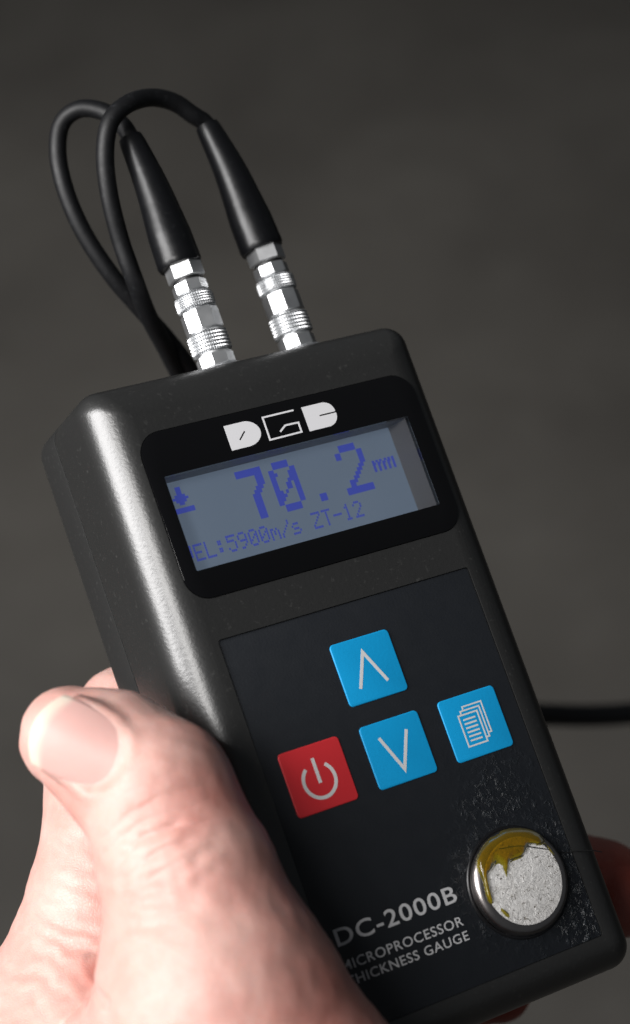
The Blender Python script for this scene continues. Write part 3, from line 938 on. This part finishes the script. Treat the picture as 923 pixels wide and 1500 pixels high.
# two rounds of light smoothing that keep the volume
ed_ = np.concatenate([Q[:, [0, 1]], Q[:, [1, 2]], Q[:, [2, 3]], Q[:, [3, 0]]])
def lap(X, f):
    s = np.zeros_like(X); c = np.zeros(len(X))
    np.add.at(s, ed_[:, 0], X[ed_[:, 1]]); np.add.at(c, ed_[:, 0], 1)
    np.add.at(s, ed_[:, 1], X[ed_[:, 0]]); np.add.at(c, ed_[:, 1], 1)
    return X + f * (s / c[:, None] - X)
for _ in range(2): V = lap(lap(V, 0.5), -0.52)
V = lo + V * H_
# skin relief: soft lumps everywhere, transverse folds over the thumb knuckle
def vnormals(V, Q):
    n = np.cross(V[Q[:, 2]] - V[Q[:, 0]], V[Q[:, 3]] - V[Q[:, 1]])
    out = np.zeros_like(V)
    for k in range(4): np.add.at(out, Q[:, k], n)
    return out / (np.linalg.norm(out, axis=1)[:, None] + 1e-9)
def wavy(P, scale, seed, octs=3):
    rg = np.random.default_rng(seed); s = np.zeros(len(P))
    for o_ in range(octs):
        for _ in range(9):
            d = rg.normal(size=3); d *= (2 * math.pi / (scale / 1.9 ** o_)) / np.linalg.norm(d) * rg.uniform(0.7, 1.3)
            s += np.sin(P @ d + rg.uniform(0, 6.28)) / 3.0 / 1.7 ** o_
    return s
Nn = vnormals(V, Q)
kn = np.array(A(250, 1215, 335)); axm = np.array(A(150, 1000, 340) - A(270, 1300, 336)); axm /= np.linalg.norm(axm)
latd = np.cross(axm, (0, 0, 1.0)); latd /= np.linalg.norm(latd)
rel = V - kn; tt = rel @ axm; ll = rel @ latd
front_ = V[:, 2] > -352
sgn_ = 1.0 if latd[0] > 0 else -1.0
mask = np.exp(-(tt / 7.5) ** 2) * np.exp(-((ll + 2.5 * sgn_) / 8) ** 2) * front_
warp_ = wavy(V, 9.0, 5, 2)
ph = (tt + 0.02 * ll ** 2) * 2 * math.pi / 2.7 + 1.0 * warp_
fold = -np.clip(np.cos(ph), 0.15, 1) ** 2
disp = 0.42 * mask * (fold + 0.3) + 0.07 * wavy(V, 9.0, 1, 2) + 0.015 * wavy(V, 3.0, 2, 2)
# long soft folds along the web between thumb and index finger
wc = np.array(A(110, 1400, 362)); rw = V - wc
disp += 0.16 * np.exp(-(np.linalg.norm(rw, axis=1) / 22) ** 2) * np.sin((rw @ np.array((0.25, 0.95, 0))) * 2 * math.pi / 3.4 + 1.5 * warp_)
nailc = np.array(N.reshape(-1, 3).mean(0))
disp *= 1 - np.exp(-(np.linalg.norm(V - nailc, axis=1) / 9.0) ** 4)
V = V + Nn * disp[:, None]
base = np.array(A(480, 1900, 375))
hand = bpy.data.objects.new('hand', None); COL.objects.link(hand)
hand.matrix_world = CAM @ Matrix.Translation(Vector(base) * 0.001)
tag(hand, 'bare left hand gripping the gauge, thumb raised along its left edge', 'hand')
def np_mesh(name, V, Q, mat, parent):
    me = bpy.data.meshes.new(name)
    me.from_pydata(((V - base) * 0.001).tolist(), [], Q.tolist())
    me.update()
    for p in me.polygons: p.use_smooth = True
    me.materials.append(mat)
    o = bpy.data.objects.new(name, me); COL.objects.link(o); o.parent = parent
    return o
body = np_mesh('skin', V, Q, mat_skin(), hand)
# flushed knuckle and creases; shade painted red on thumb's right edge and far fingertips
fl = np.zeros(len(V))
for (u, v, d, r, w) in [(318, 1200, 340, 10, 0.5), (375, 1300, 335, 11, 0.5), (490, 1450, 330, 16, 0.55), (280, 1215, 330, 5, 0.35), (160, 1430, 365, 5, 0.9), (138, 1343, 368, 3.0, 0.7), (560, 1490, 325, 12, 0.5), (905, 1285, 418, 22, 1.0), (752, 1474, 430, 16, 1.0)]:
    fl = np.maximum(fl, w * np.exp(-(np.linalg.norm(V - A(u, v, d), axis=1) / r) ** 2))
at_ = body.data.attributes.new('flush_shade', 'FLOAT', 'POINT'); at_.data.foreach_set('value', fl.astype(np.float32))
# nail: arched shell with thickness
NV = N.reshape(-1, 3); low = NV - dors * 0.75
q = []
def gi(i, j): return i * NTY + j
for i in range(NSX - 1):
    for j in range(NTY - 1):
        q.append((gi(i, j), gi(i + 1, j), gi(i + 1, j + 1), gi(i, j + 1)))
nb = len(NV)
q2 = [tuple(x + nb for x in f[::-1]) for f in q]
for i in range(NSX - 1):
    q2.append((gi(i, NTY - 1), gi(i + 1, NTY - 1), gi(i + 1, NTY - 1) + nb, gi(i, NTY - 1) + nb)); q2.append((gi(i + 1, 0), gi(i, 0), gi(i, 0) + nb, gi(i + 1, 0) + nb))
for j in range(NTY - 1):
    q2.append((gi(0, j), gi(0, j + 1), gi(0, j + 1) + nb, gi(0, j) + nb)); q2.append((gi(NSX - 1, j + 1), gi(NSX - 1, j), gi(NSX - 1, j) + nb, gi(NSX - 1, j + 1) + nb))
nail = np_mesh('thumbnail', np.concatenate([NV, low]), np.array(q + q2), mat_nail(), hand)
bm = bmesh.new(); bm.from_mesh(nail.data); bmesh.ops.recalc_face_normals(bm, faces=bm.faces); bm.to_mesh(nail.data); bm.free()
fe = np.clip((T.reshape(-1) + 0.06 * np.abs(S.reshape(-1)) ** 2 - 0.83) / 0.10, 0, 1)
a2 = nail.data.attributes.new('free_edge', 'FLOAT', 'POINT'); a2.data.foreach_set('value', np.concatenate([fe, fe]).astype(np.float32))
